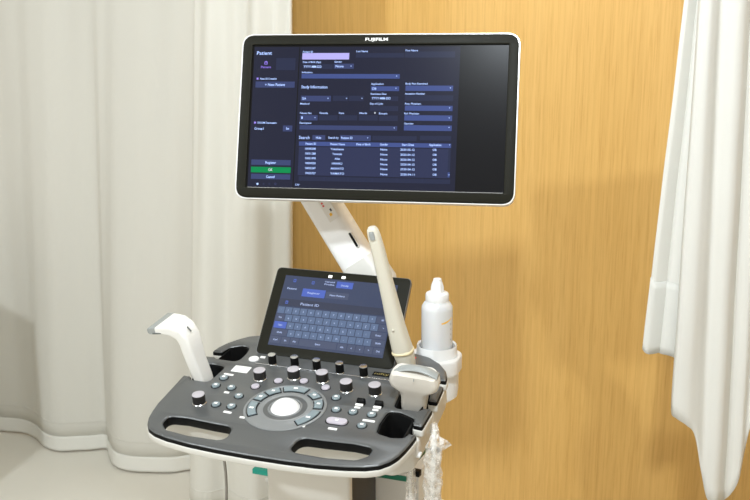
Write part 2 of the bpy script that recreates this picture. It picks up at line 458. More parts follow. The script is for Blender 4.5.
RRn = [(240, 131, 3), (222, 132, 3), (213, 127, 6), (157, 126, 12), (155, 158, 20), (161, 181, 14), (184, 185, 20), (212, 171, 12), (219, 150, 4), (239, 149, 3)]
rear = [(237, 166, 10), (230, 184, 30), (213, 206, 30), (189, 224, 30), (160, 232, 40), (100, 237, 60), (0, 240, 60)]
rightside = half + RFn + RMn + RRn + rear
def lx(x, y): return -(x-(11+7*max(0, min(1, (y-80)/80)))*max(0, min(1, (x-150)/70)))
leftside = [(lx(x, y), y, r) for x, y, r in (half + [(238, -2, 20)] + RMn + RRn + rear[:-1])][::-1]
outline = fillet(S([(0, -138, 60)] + rightside + leftside), 5)
HRh = fillet(S([(57, -104, 14), (60, -73, 22), (100, -71.5, 20), (150, -68, 20), (183, -71, 20), (181, -93, 16), (166, -107, 16), (120, -113, 20), (66, -112, 12)]), 6)
HLh = [Vector((-p.x, p.y)) for p in HRh]
console = plate('console_panel', [outline, HRh, HLh], -.020, 0, [M['panel'], M['rim']], mach, PAN, bevel=.005, wall=1)
solid_half = [(60, -137, 60), (110, -134, 60), (155, -128, 60), (186, -121, 25), (206, -112, 18), (219, -98, 18), (227, -82, 25), (232, -62, 40), (236, -38, 20), (241, 57, 20), (240, 131, 30)]
shell_out = offset(outline, .0012)
plate('outer_shell', [shell_out, offset(HRh, .003), offset(HLh, .003)], -.0215, -.0085, M['shell'], mach, PAN, bevel=.003)
# cable guides closing the probe slots from below and the deep tub under the panel
sk = solid_half[:-2] + [(238, 60, 30), (237, 150, 20)] + rear
tubP = fillet(S([(-x, y, r) for x, y, r in [(205, -52, 20), (232, -30, 15), (236, 60, 30), (234, 160, 20)] + rear[1:-1]][::-1] + [(205, -52, 20), (232, -30, 15), (236, 60, 30), (234, 160, 20)] + rear[1:]), 4)
def ring3(P, z, k, oy=.09): return [Vector((p.x*k, oy+(p.y-oy)*k, z)) for p in P]
slots = []
for sgn in (1, -1):
    for P in [RMn[2:7], RRn[2:8]] + ([RFn[2:9]] if sgn == 1 else []):
        q = fillet([((x if sgn == 1 else lx(x, y))*mm, y*mm, r*mm) for x, y, r in P], 4)
        slots.append(q if area2(q) > 0 else q[::-1])
plate('under_shell', [tubP] + [offset(q, .0006) for q in slots], -.066, -.022, M['shell'], mach, PAN, bevel=.006)
for q in slots:
    bm = bmesh.new(); o_, i_ = offset(q, -.0002), offset(q, -.0018)
    add(bm, loft_bm([[Vector((p.x, p.y, z)) for p in o_] for z in (-.0680, -.0042)], caps=False))
    add(bm, loft_bm([[Vector((p.x, p.y, z)) for p in i_] for z in (-.0042, -.0655)], caps=False))
    bmesh.ops.remove_doubles(bm, verts=bm.verts, dist=1e-7)
    n = len(o_); t = bmesh.new(); vo = [t.verts.new((p.x, p.y, -.0042)) for p in o_]; vi = [t.verts.new((p.x, p.y, -.0042)) for p in i_]
    for k in range(n): t.faces.new((vo[k], vo[(k+1) % n], vi[(k+1) % n], vi[k]))
    t.faces.new([t.verts.new((p.x, p.y, -.0655)) for p in i_]); t.faces.new([t.verts.new((p.x, p.y, -.0680)) for p in o_])
    add(bm, t); from_bm('probe_holder', bm, M['hole'], mach, PAN)

# --- controls, all sub-parts of the console panel (frame: PAN)
def at(x, y, z=0., rz=0.): return Matrix.Translation((x*mm, y*mm, z*mm)) @ Matrix.Rotation(R(rz), 4, 'Z')
def knob_bm(r, h, ribs=26):
    bm = bmesh.new(); n = ribs*2
    def ring(rr, z, rib): return [Vector(((rr*(1-.025*(i % 2)*rib))*math.cos(2*math.pi*i/n), (rr*(1-.025*(i % 2)*rib))*math.sin(2*math.pi*i/n), z)) for i in range(n)]
    t = loft_bm([ring(r*1.12, 0, 0), ring(r*1.12, .0012, 0), ring(r*1.02, .0022, 0)]); add(bm, t, 2)
    t = loft_bm([ring(r*1.0, .0018, 1), ring(r*1.0, h-.0025, 1), ring(r*.97, h-.0012, 1)]); add(bm, t, 0)
    t = loft_bm([ring(r*.985, h-.0014, 0), ring(r*.97, h-.0004, 0), ring(r*.9, h, 0), ring(r*.5, h+.0002, 0)]); add(bm, t, 1)
    return bm
proto = None
for i, (x, y) in enumerate([(-84, 77), (-26, 95), (28, 97), (81, 78), (133, 79), (-151, -23)]):
    if not proto:
        proto = o = from_bm('rotary_knob', knob_bm(.0110, .0185), [M['knobside'], M['knobtop'], M['chrome']], console, at(x, y), angle=30)
    else:
        o = proto.copy(); COL.objects.link(o); o.parent = console; o.matrix_local = at(x, y)
proto = None
for x, y in [(-85, 131), (-41, 133), (3, 132), (48, 131), (94, 130)]:
    if not proto:
        proto = o = from_bm('menu_knob', knob_bm(.0075, .0205, 16), [M['rim'], M['chrome'], M['chrome']], console, at(x, y), angle=30)
    else:
        o = proto.copy(); COL.objects.link(o); o.parent = console; o.matrix_local = at(x, y)
def button_bm(r, sx=0.):
    bm = bmesh.new(); n = 36
    def ring(rr, z): return [Vector((rr*math.cos(2*math.pi*i/n)+(sx if math.cos(2*math.pi*i/n) > 0 else -sx), rr*math.sin(2*math.pi*i/n), z)) for i in range(n)]
    add(bm, loft_bm([ring(r*1.22, -.0004), ring(r*1.22, .0003), ring(r*1.08, .0004)]), 1)
    add(bm, loft_bm([ring(r, .0002), ring(r, .0022), ring(r*.93, .0031), ring(r*.78, .0036), ring(r*.55, .0034), ring(r*.2, .0032)]), 0)
    for f in [f for f in bm.faces if f.material_index == 0 and f.normal.z > .99]: pass
    t = bmesh.new(); quad(t, -.0028, -.0022, .0028, .0022, .00385, 2); add(bm, t)
    return bm
def repeat(name, bm, mats, places, ang=35):
    p = None
    for pl in places:
        x, y = pl[:2]; rz = pl[2] if len(pl) > 2 else 0
        if p is None: p = from_bm(name, bm, mats, console, at(x, y, 0, rz), angle=ang, recalc=True)
        else:
            o = p.copy(); COL.objects.link(o); o.parent = console; o.matrix_local = at(x, y, 0, rz)
repeat('push_button', button_bm(.0074), [M['button'], M['rim'], M['mark']], [(-150, 63), (-151, 35), (-120, 35), (-94, 13), (-91, -20), (-120, -21), (73, 49), (87, 14), (117, 14), (150, 14), (145, -20)])
repeat('pale_button', button_bm(.0074), [M['wbutton'], M['rim'], M['wbutton']], [(-80, 49), (-48, 76), (-3, 86), (43, 75)])
repeat('freeze_button', button_bm(.0085, .0095), [M['wbutton'], M['rim'], M['mark']], [(101, -18.5)])
def oval():
    bm = button_bm(.0085)
    for v in bm.verts: v.co.x *= 1.15
    return bm
repeat('power_button', oval(), [M['mark'], M['dish'], M['mark']], [(-127, 138, 8)])
def bar_bm(w, h): 
    bm = bmesh.new(); bx(bm, -w/2, w/2, -h/2, h/2, -.001, .0014, 0, .0004); return bm
for w, h, pl in [(.019, .0042, [(-147, 76, -3)]), (.0095, .0045, [(-121, 19)]), (.015, .0045, [(-89, -38, -4)]), (.0095, .0045, [(-57, -46), (51, -45)]), (.015, .0045, [(102, -40)]), (.0105, .004, [(119, 29), (151, 29)]), (.021, .0045, [(151, -4)]), (.010, .006, [(-114, 149)])]:
    repeat('indicator_bar', bar_bm(w, h), [M['mark']], pl)
repeat('white_touch_plate', (lambda b: (bx(b, -.0165, .0165, -.0105, .0105, -.001, .0012, 0, .001), b)[1])(bmesh.new()), [M['mark']], [(-133.5, 99)])
def toggle_bm():
    bm = bmesh.new()
    add(bm, lathe_bm([(0, -.0005), (.0085, -.0005), (.0085, .0008), (.0, .0012)], 28), 0)
    t = bmesh.new(); n = 20
    A = [[Vector((x, .0062*math.cos(math.pi*i/n)+.0015, .0095*math.sin(math.pi*i/n))) for i in range(n+1)] for x in (-.0062, -.0056, .0056, .0062)]
    for q in (A[0], A[3]):
        for v in q: v.z *= .94
    add(bm, loft_bm(A), 0)
    t = bmesh.new(); bx(t, -.0068, .0068, -.0098, -.0050, 0, .0034, 1, .0008); add(bm, t)
    return bm
def mi(bm): return bm
repeat('paddle_switch', toggle_bm(), [M['rim'], M['mark']], [(120, 43), (152, 43)])
# trackball with its dish and the curved keys round it
prof = [(.0705, -.001), (.0705, .0012), (.0690, .0022), (.0665, .0022), (.0655, .0010), (.047, .0006), (.045, .0016), (.0425, .0016), (.036, -.0005), (.0305, -.0015), (.029, .0012), (.0275, .0016), (.0262, .0005), (.0262, -.003)]
from_bm('trackball_dish', lathe_bm(prof, 72), M['dish'], console, at(0, 0), angle=35)
b = bmesh.new(); bmesh.ops.create_uvsphere(b, u_segments=48, v_segments=32, radius=.0285)
from_bm('trackball', b, M['ball'], console, at(0, 0, -13.5))
def key_bm(a0, a1, r0=.0490, r1=.0640):
    bm = bmesh.new(); n = max(4, int(abs(a1-a0)/4)); 
    P = [Vector((r1*math.cos(R(a0+(a1-a0)*i/n)), r1*math.sin(R(a0+(a1-a0)*i/n)))) for i in range(n+1)] + [Vector((r0*math.cos(R(a1-(a1-a0)*i/n)), r0*math.sin(R(a1-(a1-a0)*i/n)))) for i in range(n+1)]
    if area2(P) < 0: P = P[::-1]
    c = sum(P, Vector((0, 0)))/len(P)
    def lv(d, z): return [Vector((p.x, p.y, z)) for p in offset(P, d)]
    add(bm, loft_bm([lv(.0012, .0004), lv(.0012, .0014), lv(.0002, .0015)]), 1)
    add(bm, loft_bm([lv(-.0004, .0012), lv(-.0004, .0032), lv(-.0016, .0040)]), 0)
    am = R((a0+a1)/2); rm = (r0+r1)/2; m_ = Vector((rm*math.cos(am), rm*math.sin(am)))
    w = .0038 if abs(a1-a0) > 30 else .0029
    t = bmesh.new(); quad(t, m_.x-w, m_.y-.0022, m_.x+w, m_.y+.0022, .00425, 2); add(bm, t)
    return bm
for a0, a1 in [(179, 221), (152, 172), (123, 148), (73, 117), (41, 62), (8, 33), (-47, 0)]:
    from_bm('curved_key', key_bm(a0, a1), [M['button'], M['rim'], M['mark']], console, at(0, 0), angle=30)
# edge sheen drawn as chrome strip, and gold script in front of the touchscreen
bm = bmesh.new(); bx(bm, -.118, .150, .1245, .1262, 0, .0012, 0, .0004); from_bm('edge_sheen', bm, M['chrome'], console, at(0, 0))
bm = bmesh.new(); bx(bm, -.017, .017, -.0065, .0065, 0, .0012, 0, .0005); text_bm(bm, 'nifty', -.0135, .0, .0015, .027, .0065, 1)
from_bm('name_plate', bm, [M['rim'], M['gold']], console, at(124, 141.5), smooth=False, recalc=False)

bm = bmesh.new(); add(bm, lathe_bm([(0, 0), (.0028, 0), (.0026, .0008), (0, .001)], 16)); from_bm('red_marker', bm, M['red'], console, at(163, 213))
# --- column, core, base, shelf
def block(name, x0, x1, y0, y1, z0, z1, m, bev=.008, parent=mach):
    bm = bmesh.new(); bx(bm, x0, x1, y0, y1, z0, z1, 0, bev); return from_bm(name, bm, m, parent)
block('column', -.084, .080, .085, .104, .07, .85, M['column'], .006)
block('column_core', -.070, .054, .1045, .30, .07, .84, M['core'], .004)
block('base', -.25, .25, -.08, .52, .0, .09, M['shell'], .03)
block('rear_shelf', -.20, -.005, .301, .43, .549, .560, M['shell'], .003)
block('lower_shelf', .0, .20, .301, .50, .44, .452, M['shell'], .003)
block('rear_post', -.05, .05, .301, .45, .07, .43, M['core'], .004)
block('neck', -.05, .06, .24, .45, .79, .90, M['shell'], .012)

# --- monitor arm
def loft_obj(name, secs, m, parent, matrix=None, ang=45): return from_bm(name, loft_bm(tube_path(secs)), m, parent, matrix, angle=ang)
X = Vector((1, 0, 0)); Yv = Vector((0, 1, 0)); Z = Vector((0, 0, 1))
P0 = Vector((.012, .40, .985)); P1 = Vector((-.165, .432, 1.235)); d = (P1-P0).normalized(); nx = Yv.cross(d).normalized()
loft_obj('arm_joint', [((.012, .40, .86), X, Yv, .105, .085, .03), ((.012, .40, .965), X, Yv, .105, .085, .03), ((.010, .40, .995), (X+nx*.4), Yv, .098, .082, .03), ((-.003, .402, 1.022), (X*.6+nx*.6), Yv, .082, .074, .028), ((-.012, .404, 1.035), nx, Yv, .066, .068, .022)], M['shell'], mach)
arm = loft_obj('monitor_arm', [(P0+d*.005, nx, Yv, .060, .050, .016), (P0+d*.03, nx, Yv, .070, .062, .022), (P0+d*.12-nx*.001, nx, Yv, .070, .060, .022), (P0+d*.27-nx*.003, nx, Yv, .070, .056, .022), (P0+d*.305, nx, Yv, .056, .05, .018)], M['arm'], mach)
af = frame_matrix(P0+d*.096+nx*.021-Yv*.0284+nx*.008, d, -nx)
bm = bmesh.new(); add(bm, loft_bm([[Vector((p.x, p.y, z)) for p in rrect(.036, .0075, .0037)] for z in (-.004, .0012)]), 0); add(bm, loft_bm([[Vector((p.x, p.y, z)) for p in rrect(.032, .0050, .0024)] for z in (0, .0018)]), 1)
def flip(o): return o
from_bm('slot', bm, [M['shell'], M['rim']], arm, af)
bm = bmesh.new(); quad(bm, -.028, -.012, .028, .012, 0, 0); quad(bm, .012, -.004, .018, .002, .0003, 1); quad(bm, .004, .002, .010, .006, .0003, 2)
for k in range(3): quad(bm, -.022+.006*k, -.008, -.018+.006*k, -.004, .0003, 3)
from_bm('sticker', bm, [M['card'], M['yellow'], M['ink'], M['red']], arm, frame_matrix(P0+d*.180+nx*.016-Yv*.0300, -d, nx), smooth=False, recalc=False)
loft_obj('monitor_bracket', [((-.165, .434, 1.235), nx, Yv, .05, .045, .015), ((-.13, .440, 1.275), X, Yv, .06, .04, .015), ((-.05, .432, 1.315), Z, Yv, .06, .04, .015), ((.03, .405, 1.332), Z, Yv, .07, .04, .015)], M['shell'], mach)

# --- monitor
MF = 1.03; my, mt = .17399143, .30208139
world_to_mach = (Matrix.Translation((OX, OY, 0)) @ Matrix.Rotation(-YAW, 4, 'Z')).inverted()
mo_w = Vector((1.61368476e-03*MF, 1.65985234*MF, 1.5-.163390438*MF))
ma = Vector((math.cos(my), -math.sin(my), 0)); mb = Vector((0, 0, math.cos(mt)))+Vector((math.sin(my), math.cos(my), 0))*math.sin(mt)
MON = world_to_mach @ frame_matrix(mo_w, ma, mb)
bz = [Vector((p.x-.0004*MF, p.y-.0005)) for p in rrect(.5135*MF, .305*MF, .021, 8)]
hole = rrect(.4775*MF, .2695*MF, .001, 2)
monitor = plate('monitor', [bz, hole], -.012, .004, M['bezel'], mach, MON, bevel=.0015)
bzo = [Vector((p.x-.0004*MF, p.y-.0005)) for p in rrect(.5195*MF, .3125*MF, .024, 8)]
bm = loft_bm([[Vector((p.x*.80, p.y*.80, -.042)) for p in bzo], [Vector((p.x*.93, p.y*.92, -.036)) for p in bzo], [Vector((p.x, p.y, -.020)) for p in bzo], [Vector((p.x, p.y, -.004)) for p in bzo], [Vector((p.x*.9965, p.y*.995, .0018)) for p in bzo], [Vector((p.x*.99, p.y*.985, .0018)) for p in bzo], [Vector((p.x*.98, p.y*.97, -.0115)) for p in bzo]])
glint = bmesh.new(); bx(glint, -.236*MF, .237*MF, -.1352*MF, -.1342*MF, -.0006, .0012); from_bm('bezel_glint', glint, M['silver'], monitor, smooth=False)  # reflection on the bezel's bottom edge drawn as a thin silver bar
from_bm('rear_housing', bm, M['silver'], monitor, angle=35)
# monitor picture, millimetres from the screen centre: fields (kind, left, top, right, bottom); lettering (text, left, middle, width, height); arrows

RECTS = [('tab', -192.5, 110.3, -155.4, 87.6), ('btn', -230.7, 65.8, -154.9, 54.3), ('hot', -142.8, 119.8, -53.5, 107.6), ('dark', -140.6, 98.9, -84.0, 89.5),
 ('btn', -81.5, 99.7, -44.0, 90.3), ('btn2', -141.5, 39.3, -84.5, 28.8), ('dark', -80.5, 39.7, -51.7, 29.8), ('dark', -50.3, 39.8, -22.5, 30.0),
 ('btn', -141.6, 2.8, -107.9, -7.0), ('dark', -105.3, 3.1, -70.0, -6.6), ('dark', -67.5, 3.5, -33.2, -6.2), ('dark', -29.9, 3.9, 5.3, -6.2),
 ('dark', 7.4, 3.5, 42.3, -6.5), ('dark', 50.4, 122.3, 142.4, 111.1), ('bright', 54.2, 59.3, 141.2, 49.4), ('dark', 53.9, 41.6, 142.0, 31.1),
 ('bright', 54.7, 22.4, 141.6, 12.8), ('bright', 54.4, 4.7, 141.6, -5.4), ('bright', 54.4, -13.7, 141.6, -23.7), ('btn', -173.2, -17.1, -155.3, -28.2),
 ('btn', -116.0, -34.4, -91.7, -43.4), ('btn2', -63.8, -33.7, -6.0, -44.0), ('dark', -3.1, -34.0, 78.4, -42.8), ('dark', 84.6, -32.8, 141.2, -41.2),
 ('btn', -231.0, -82.0, -155.2, -91.9), ('green', -231.0, -95.6, -154.4, -106.1), ('btn', -230.3, -108.8, -154.6, -118.4), ('dark', -40.9, 119.5, 49.1, 111.2),
 ('bright', -142.4, 80.4, 42.6, 71.9), ('bright', -9.9, 57.6, 42.5, 48.9), ('dark', -9.8, 39.0, 41.5, 30.4), ('dark', -10.1, 21.1, 42.3, 11.9),
 ('btn2', -141.4, -16.0, 42.0, -24.2), ('head', -141.0, -46.7, 141.8, -54.6), ('body', -140.5, -56.5, 138.5, -109.5), ('dark', -138.5, -111.7, 142.6, -119.9)]
TEXTS= [('Patient', -230.8, 119.9, 29.2, 6), ('Patient', -221.6, 93.2, 19.5, -3.4), ('Auto ID Creation', -222.4, 71.1, 32.3, 3), ('+ New Patient', -212.0, 59.8, 38.7, 4),
 ('Patient ID', -141.8, 122.0, 19.2, 2.8), ('Last Name', -40.3, 122.9, 21.8, 2.8), ('First Name', 51.5, 124.2, 22.8, 2.8),
 ('Date of Birth (Age)', -140.8, 102.7, 34.4, 2.8), ('YYYY-MM-DD', -139.2, 94.0, 34.4, 3.6), ('Gender', -80.9, 103.1, 14.4, 2.8), ('None', -78.2, 94.8, 15.1, 3.6),
 ('Indication', -141.8, 83.4, 20.0, 2.8), ('Study Information', -141.5, 55.9, 49.6, 5), ('GA', -139.3, 34.0, 8.0, 3.6), ('Method', -141.9, 24.2, 17.2, 2.8),
 ('Application', -10.1, 62.0, 23.5, 2.8), ('OB', -7.8, 53.1, 8.2, 3.6), ('Examination Date', -9.6, 43.4, 29.0, 2.8), ('YYYY-MM-DD', -7.8, 35.3, 35.3, 3.6),
 ('Day of Cycle', -10.3, 25.2, 24.2, 2.8), ('Body Part Examined', 54.1, 62.7, 40.4, 2.8), ('Accession Number', 53.8, 44.2, 36.7, 2.8),
 ('Req. Physician', 54.6, 25.7, 29.3, 2.8), ('Ref. Physician', 54.2, 7.6, 26.8, 2.8), ('Operator', 54.3, -10.8, 17.6, 2.8), ('Fetuses No.', -141.7, 6.6, 22.9, 2.8),
 ('1', -138.6, -2.1, 2.3, 3.6), ('Gravida', -104.7, 6.9, 16.3, 2.8), ('Para', -67.6, 7.2, 9.4, 2.8), ('Aborta', -30.1, 7.6, 15.0, 2.8), ('Ectopic', 7.3, 7.2, 15.6, 2.8),
 ('Description', -141.6, -11.9, 22.5, 2.8), ('DICOM Destination', -222.6, -12.4, 36.8, 3), ('Group1', -228.3, -23.4, 17.9, 3.6), ('Set', -167.1, -22.7, 6.1, 3.4),
 ('Search', -141.4, -39.2, 20.3, 5), ('Hide', -109.0, -39.2, 9.9, 3.4), ('Search by', -85.5, -38.8, 19.3, 3.4), ('Patient ID', -61.3, -38.9, 21.4, 3.6),
 ('Patient ID', -128.2, -50.7, 19.8, 3.2), ('Patient Name', -81.1, -50.7, 27.5, 3.2), ('Date of Birth', -32.3, -50.3, 26.1, 3.2), ('Gender', 11.7, -50.0, 14.8, 3.2),
 ('Start Date', 52.3, -49.8, 22.0, 3.2), ('Application', 101.7, -49.4, 22.5, 3.2), ('Register', -203.5, -87.2, 20.4, 3.8), ('OK', -197.0, -100.6, 7.7, 4.4),
 ('Cancel', -201.0, -113.8, 16.6, 3.8), ('CAP', -144.6, -127.5, 8.8, 2.6), ('10030298', -128.5, -60.0, 19.8, 3.1), ('Yokohama', -80.3, -60.0, 24.9, 3.1),
 ('10031288', -128.0, -69.0, 19.7, 3.1), ('Yamanaka', -76.5, -68.9, 18.1, 3.1), ('10031978', -127.6, -77.9, 19.8, 3.1), ('Aika', -71.9, -77.7, 9.8, 3.1),
 ('10034220', -127.1, -86.9, 19.7, 3.1), ('HANAKO', -76.4, -86.7, 19.6, 3.1), ('10035247', -126.7, -96.2, 19.8, 3.1), ('AKINATO', -78.6, -96.0, 24.8, 3.1),
 ('10035327', -126.2, -105.5, 19.7, 3.1), ('YAMATO', -78.9, -105.3, 26.3, 3.1), ('None', 12.8, -59.2, 13.0, 3.1), ('2020-05-12', 49.7, -59.0, 26.1, 3.1),
 ('OB', 108.6, -58.4, 7.2, 3.1), ('None', 13.2, -68.4, 13.0, 3.1), ('2020-04-12', 50.1, -68.2, 26.1, 3.1), ('OB', 109.0, -67.5, 7.2, 3.1),
 ('None', 13.7, -77.6, 12.9, 3.1), ('2020-04-12', 50.5, -77.3, 26.0, 3.1), ('OB', 109.3, -76.6, 7.3, 3.1), ('None', 14.0, -86.5, 13.0, 3.1),
 ('2020-04-12', 50.9, -86.1, 26.0, 3.1), ('OB', 109.7, -85.4, 7.2, 3.1), ('None', 14.4, -95.3, 13.0, 3.1), ('2020-04-12', 51.3, -94.9, 26.0, 3.1),
 ('OB', 110.1, -94.1, 7.2, 3.1), ('None', 14.9, -104.8, 12.9, 3.1), ('2020-04-11', 51.7, -104.4, 26.0, 3.1), ('OB', 110.4, -103.6, 7.3, 3.1)]
ARROWS= [(-49.1, 94.8), (-89.7, 34.4), (-54.6, 34.6), (-25.7, 34.8), (-112.7, -1.8), (36.9, 76.3), (36.7, 53.7), (136.3, 54.9), (136.3, 18.3), (136.3, -0.0),
 (136.7, -17.5), (36.6, -19.5), (-11.9, -38.6), (140.1, -103.7), (139.0, -49.2)] 
# --- monitor picture: one flat mesh of fields and lettering
k_ = MF*mm
scr_m = [screen_paint('screen_night_blue', (.017, .019, .040)), screen_paint('screen_black', (.0085, .0085, .0085)), screen_paint('field_dark', (.024, .030, .068)), screen_paint('field_blue', (.046, .062, .165)),
         screen_paint('field_bright_blue', (.058, .088, .27)), screen_paint('field_lilac', (.50, .46, .93)), screen_paint('key_green', (.0, .27, .075)), screen_paint('table_blue', (.030, .037, .09)),
         screen_paint('letter_blue', (.62, .85, 1.5)), screen_paint('letter_violet', (.32, .22, .9)), screen_paint('letter_white', (.9, .95, 1.1))]
KEY = {'tab': 2, 'btn': 3, 'btn2': 3, 'hot': 5, 'dark': 2, 'bright': 4, 'green': 6, 'head': 4, 'body': 7}
bm = bmesh.new()
quad(bm, -.239*MF, -.135*MF, .239*MF, .135*MF, 0, 1)
quad(bm, -.236*MF, -.1335*MF, -.1495*MF, .1315*MF, .0001, 0)
quad(bm, -.1475*MF, -.1335*MF, .1515*MF, .1315*MF, .0001, 0)
for k, x0, y0, x1, y1 in RECTS: quad(bm, x0*k_, min(y0, y1)*k_, x1*k_, max(y0, y1)*k_, .0003 if k == 'body' else .0002+.0001*(k == 'head'), KEY[k])
quad(bm, .1372*k_*1000, -.1095*k_*1000, .1415*k_*1000, -.056*k_*1000, .0004, 2); quad(bm, .1375*k_*1000, -.108*k_*1000, .1412*k_*1000, -.099*k_*1000, .0005, 4)
for s, x, y, w, h in TEXTS:
    big = s in ('Patient', 'Search', 'Study Information', 'OK') and h > 3.9
    text_bm(bm, s, x*k_, y*k_, .0008, w*k_, abs(h)*k_*(1.12 if big else 1.2), 9 if h < 0 else (10 if s in ('OK',) else 8), bold=.014*abs(h)*k_*(.9 if big else 1.4))
for x, y in ARROWS: poly(bm, [((x-1.3)*k_, (y+.8)*k_), (x*k_, (y-.9)*k_), ((x+1.3)*k_, (y+.8)*k_)][::-1], .0008, 8)
for x, y in ((-227.1, 71.1), (-227.7, -12.4)): quad(bm, (x-1.9)*k_, (y-1.9)*k_, (x+1.9)*k_, (y+1.9)*k_, .0006, 9); poly(bm, [((x-.9)*k_, (y-.1)*k_), ((x-.2)*k_, (y-1.1)*k_), ((x+1.3)*k_, (y+1.1)*k_), ((x-.2)*k_, (y-.2)*k_)], .0009, 10)
quad(bm, -215.3*k_, 98.2*k_, -209.3*k_, 103.6*k_, .0006, 9); quad(bm, -213.9*k_, 99.2*k_, -210.7*k_, 102*k_, .0007, 0); quad(bm, -213.2*k_, 103.6*k_, -211.4*k_, 105*k_, .0006, 9)
poly(bm, [(-1.2*k_, 10.4*k_), (-1.2*k_, 6.4*k_), (1.4*k_, 7.7*k_)], .001, 10)
for x, y, c in ((-216.9, -127.7, 8), (-182.2, -126.9, 3), (-205, -127.4, 2), (-194, -127.2, 2)): poly(bm, [((x+2*math.cos(t*math.pi/6))*k_, (y+2*math.sin(t*math.pi/6))*k_) for t in range(12)], .0006, c)
poly(bm, [((-182.2+1.2*math.cos(t*math.pi/6))*k_, (-126.9+1.2*math.sin(t*math.pi/6))*k_) for t in range(12)], .0008, 0)
for x in (-90, -45, 0, 46, 92): quad(bm, (x-.4)*k_, -119.5*k_, (x+.4)*k_, -112*k_, .0006, 7)
from_bm('screen', bm, scr_m, monitor, Matrix.Translation((0, 0, -.0008)), smooth=False, recalc=False)
bm = bmesh.new(); text_bm(bm, 'FUJIFILM', -23.6*k_, 143.9*k_, 0, 42*k_, 5.4*k_, 0, bold=.00018)
from_bm('brand_lettering', bm, [M['white_glow'] if False else M['mark']], monitor, Matrix.Translation((0, 0, .0043)), smooth=False, recalc=False)

# --- touchscreen
TF = 1.056; tt = .67517765
to_w = Vector((-.0762146*TF, 1.52263472*TF, 1.5-.49860848*TF))
ta = Vector((math.cos(YAW), -math.sin(YAW), 0)); tb = Vector((0, 0, math.cos(tt)))+Vector((math.sin(YAW), math.cos(YAW), 0))*math.sin(tt)
TOU = world_to_mach @ frame_matrix(to_w, ta, tb)
tk = TF*mm
tp = [Vector((p.x+.001, p.y-.0018)) for p in rrect(.258*TF, .168*TF, .010, 6)]
touch = plate('touchscreen', [tp], -.0022, 0, M['bezel'], mach, TOU, bevel=.0008)
bm = loft_bm([[Vector((p.x*.7, p.y*.7, -.024)) for p in tp], [Vector((p.x*.95, p.y*.94, -.020)) for p in tp], [Vector((p.x*1.003, p.y*1.004, -.012)) for p in tp], [Vector((p.x*1.009, p.y*1.012, -.0045)) for p in tp], [Vector((p.x*1.009, p.y*1.012, -.0015)) for p in tp], [Vector((p.x*.99, p.y*.985, -.0016)) for p in tp]])
from_bm('back_cover', bm, M['touch_edge'], touch, angle=35)
tm = [screen_paint('touch_blue', (.036, .054, .118)), screen_paint('touch_band', (.030, .04, .08)), screen_paint('touch_key', (.105, .16, .28)), screen_paint('touch_bright', (.07, .13, .52)), screen_paint('touch_letter', (.42, .52, .82)), screen_paint('touch_grey', (.06, .08, .15))]
for m_ in tm: m_.node_tree.nodes['Principled BSDF'].inputs['Roughness'].default_value = .16; m_.node_tree.nodes['Principled BSDF'].inputs['Specular IOR Level'].default_value = .6
bm = bmesh.new(); W2, H2 = 108.5, 68
quad(bm, -W2*tk, -H2*tk, W2*tk, H2*tk, 0, 0)
def tq(x0, y0, x1, y1, c, z=.0003): quad(bm, x0*tk, min(y0, y1)*tk, x1*tk, max(y0, y1)*tk, z, c)
def tt_(s, x, y, w, h, c=4): text_bm(bm, s, x*tk, y*tk, .0007, w*tk if w else None, h*tk, c, bold=.00012)
tq(-5.8, 64.5, 25.7, 52, 3); tq(-68.2, 45, -23.4, 29.6, 3); tq(-21.6, 43, 22, 30.5, 5); tq(-W2, 22, W2, 8.5, 1, .0002)
tt_('Patient', -99, 42.5, 19, 3.4); tt_('Probe', -29, 57, 19, 3); tt_('Carotid', -29, 62, 19, 2.4); tt_('Study', 3, 57.5, 15, 3); tt_('New Patient', -14, 36.8, 29, 3.2); tt_('Register', -58, 37.5, 25, 3.2); tt_('Patient ID', -65.4, 14.6, 36, 4.6)
for x, y in ((-88, 58.5), (-51.5, 57.5), (-93, 15.2)):
    tq(x-2.6, y-3, x+2.6, y+3, 3, .0005); tq(x-1.3, y-1.5, x+1.3, y+1.2, 0, .0006)
rows = [(['`', '1', '2', '3', '4', '5', '6', '7', '8', '9', '0', '-', '^', 'BS'], [1]*13+[1.7]), (['Tab'] + list('qwertyuiop[') + [']', '\u00ac'], [1.2]+[1]*12+[1.2]), (['Caps'] + list('asdfghjkl;:') + ['Enter'], [1.75]+[1]*11+[2.0]),
        (['Shift'] + list('zxcvbnm,./') + ['^', 'Shift'], [2.1]+[1]*11+[1.7]), (['Ctrl', 'fn', 'Alt', 'Space', 'Alt', '<', 'v', '>', 'Del'], [1.5, 1.2, 1.2, 5, 1.3, 1.1, 1.1, 1.1, 1.3])]
y = 6.6
for r, (ks, ws) in enumerate(rows):
    rh = 14.2; x = -W2+1.2; tot = sum(ws); un = (2*W2-2.4)/tot
    for s, w in zip(ks, ws):
        wide = w > 1.15
        tq(x+.7, y-.6, x+w*un-.7, y-rh+1.0, 3 if s == 'Caps' else (5 if wide or r == 4 else 2))
        tw = min(w*un*.5, 2.0*len(s)+.4)
        tt_(s, x+w*un/2-tw/2, y-rh/2+.2, tw if len(s) > 1 else None, 3.4 if len(s) == 1 else 3)
        x += w*un
    y -= rh
from_bm('display', bm, tm, touch, Matrix.Translation((0, 0, .0003)), smooth=False, recalc=False)
for x, y in ((-21.7, 73), (4, 73.3)):  # two small emissive white squares on the top bezel
    bm = bmesh.new(); bx(bm, -.0036, .0036, -.0026, .0026, -.0005, .0005, 0, .0004)
    from_bm('bezel_square', bm, M['white_glow'], touch, Matrix.Translation((x*tk, y*tk, 0)))
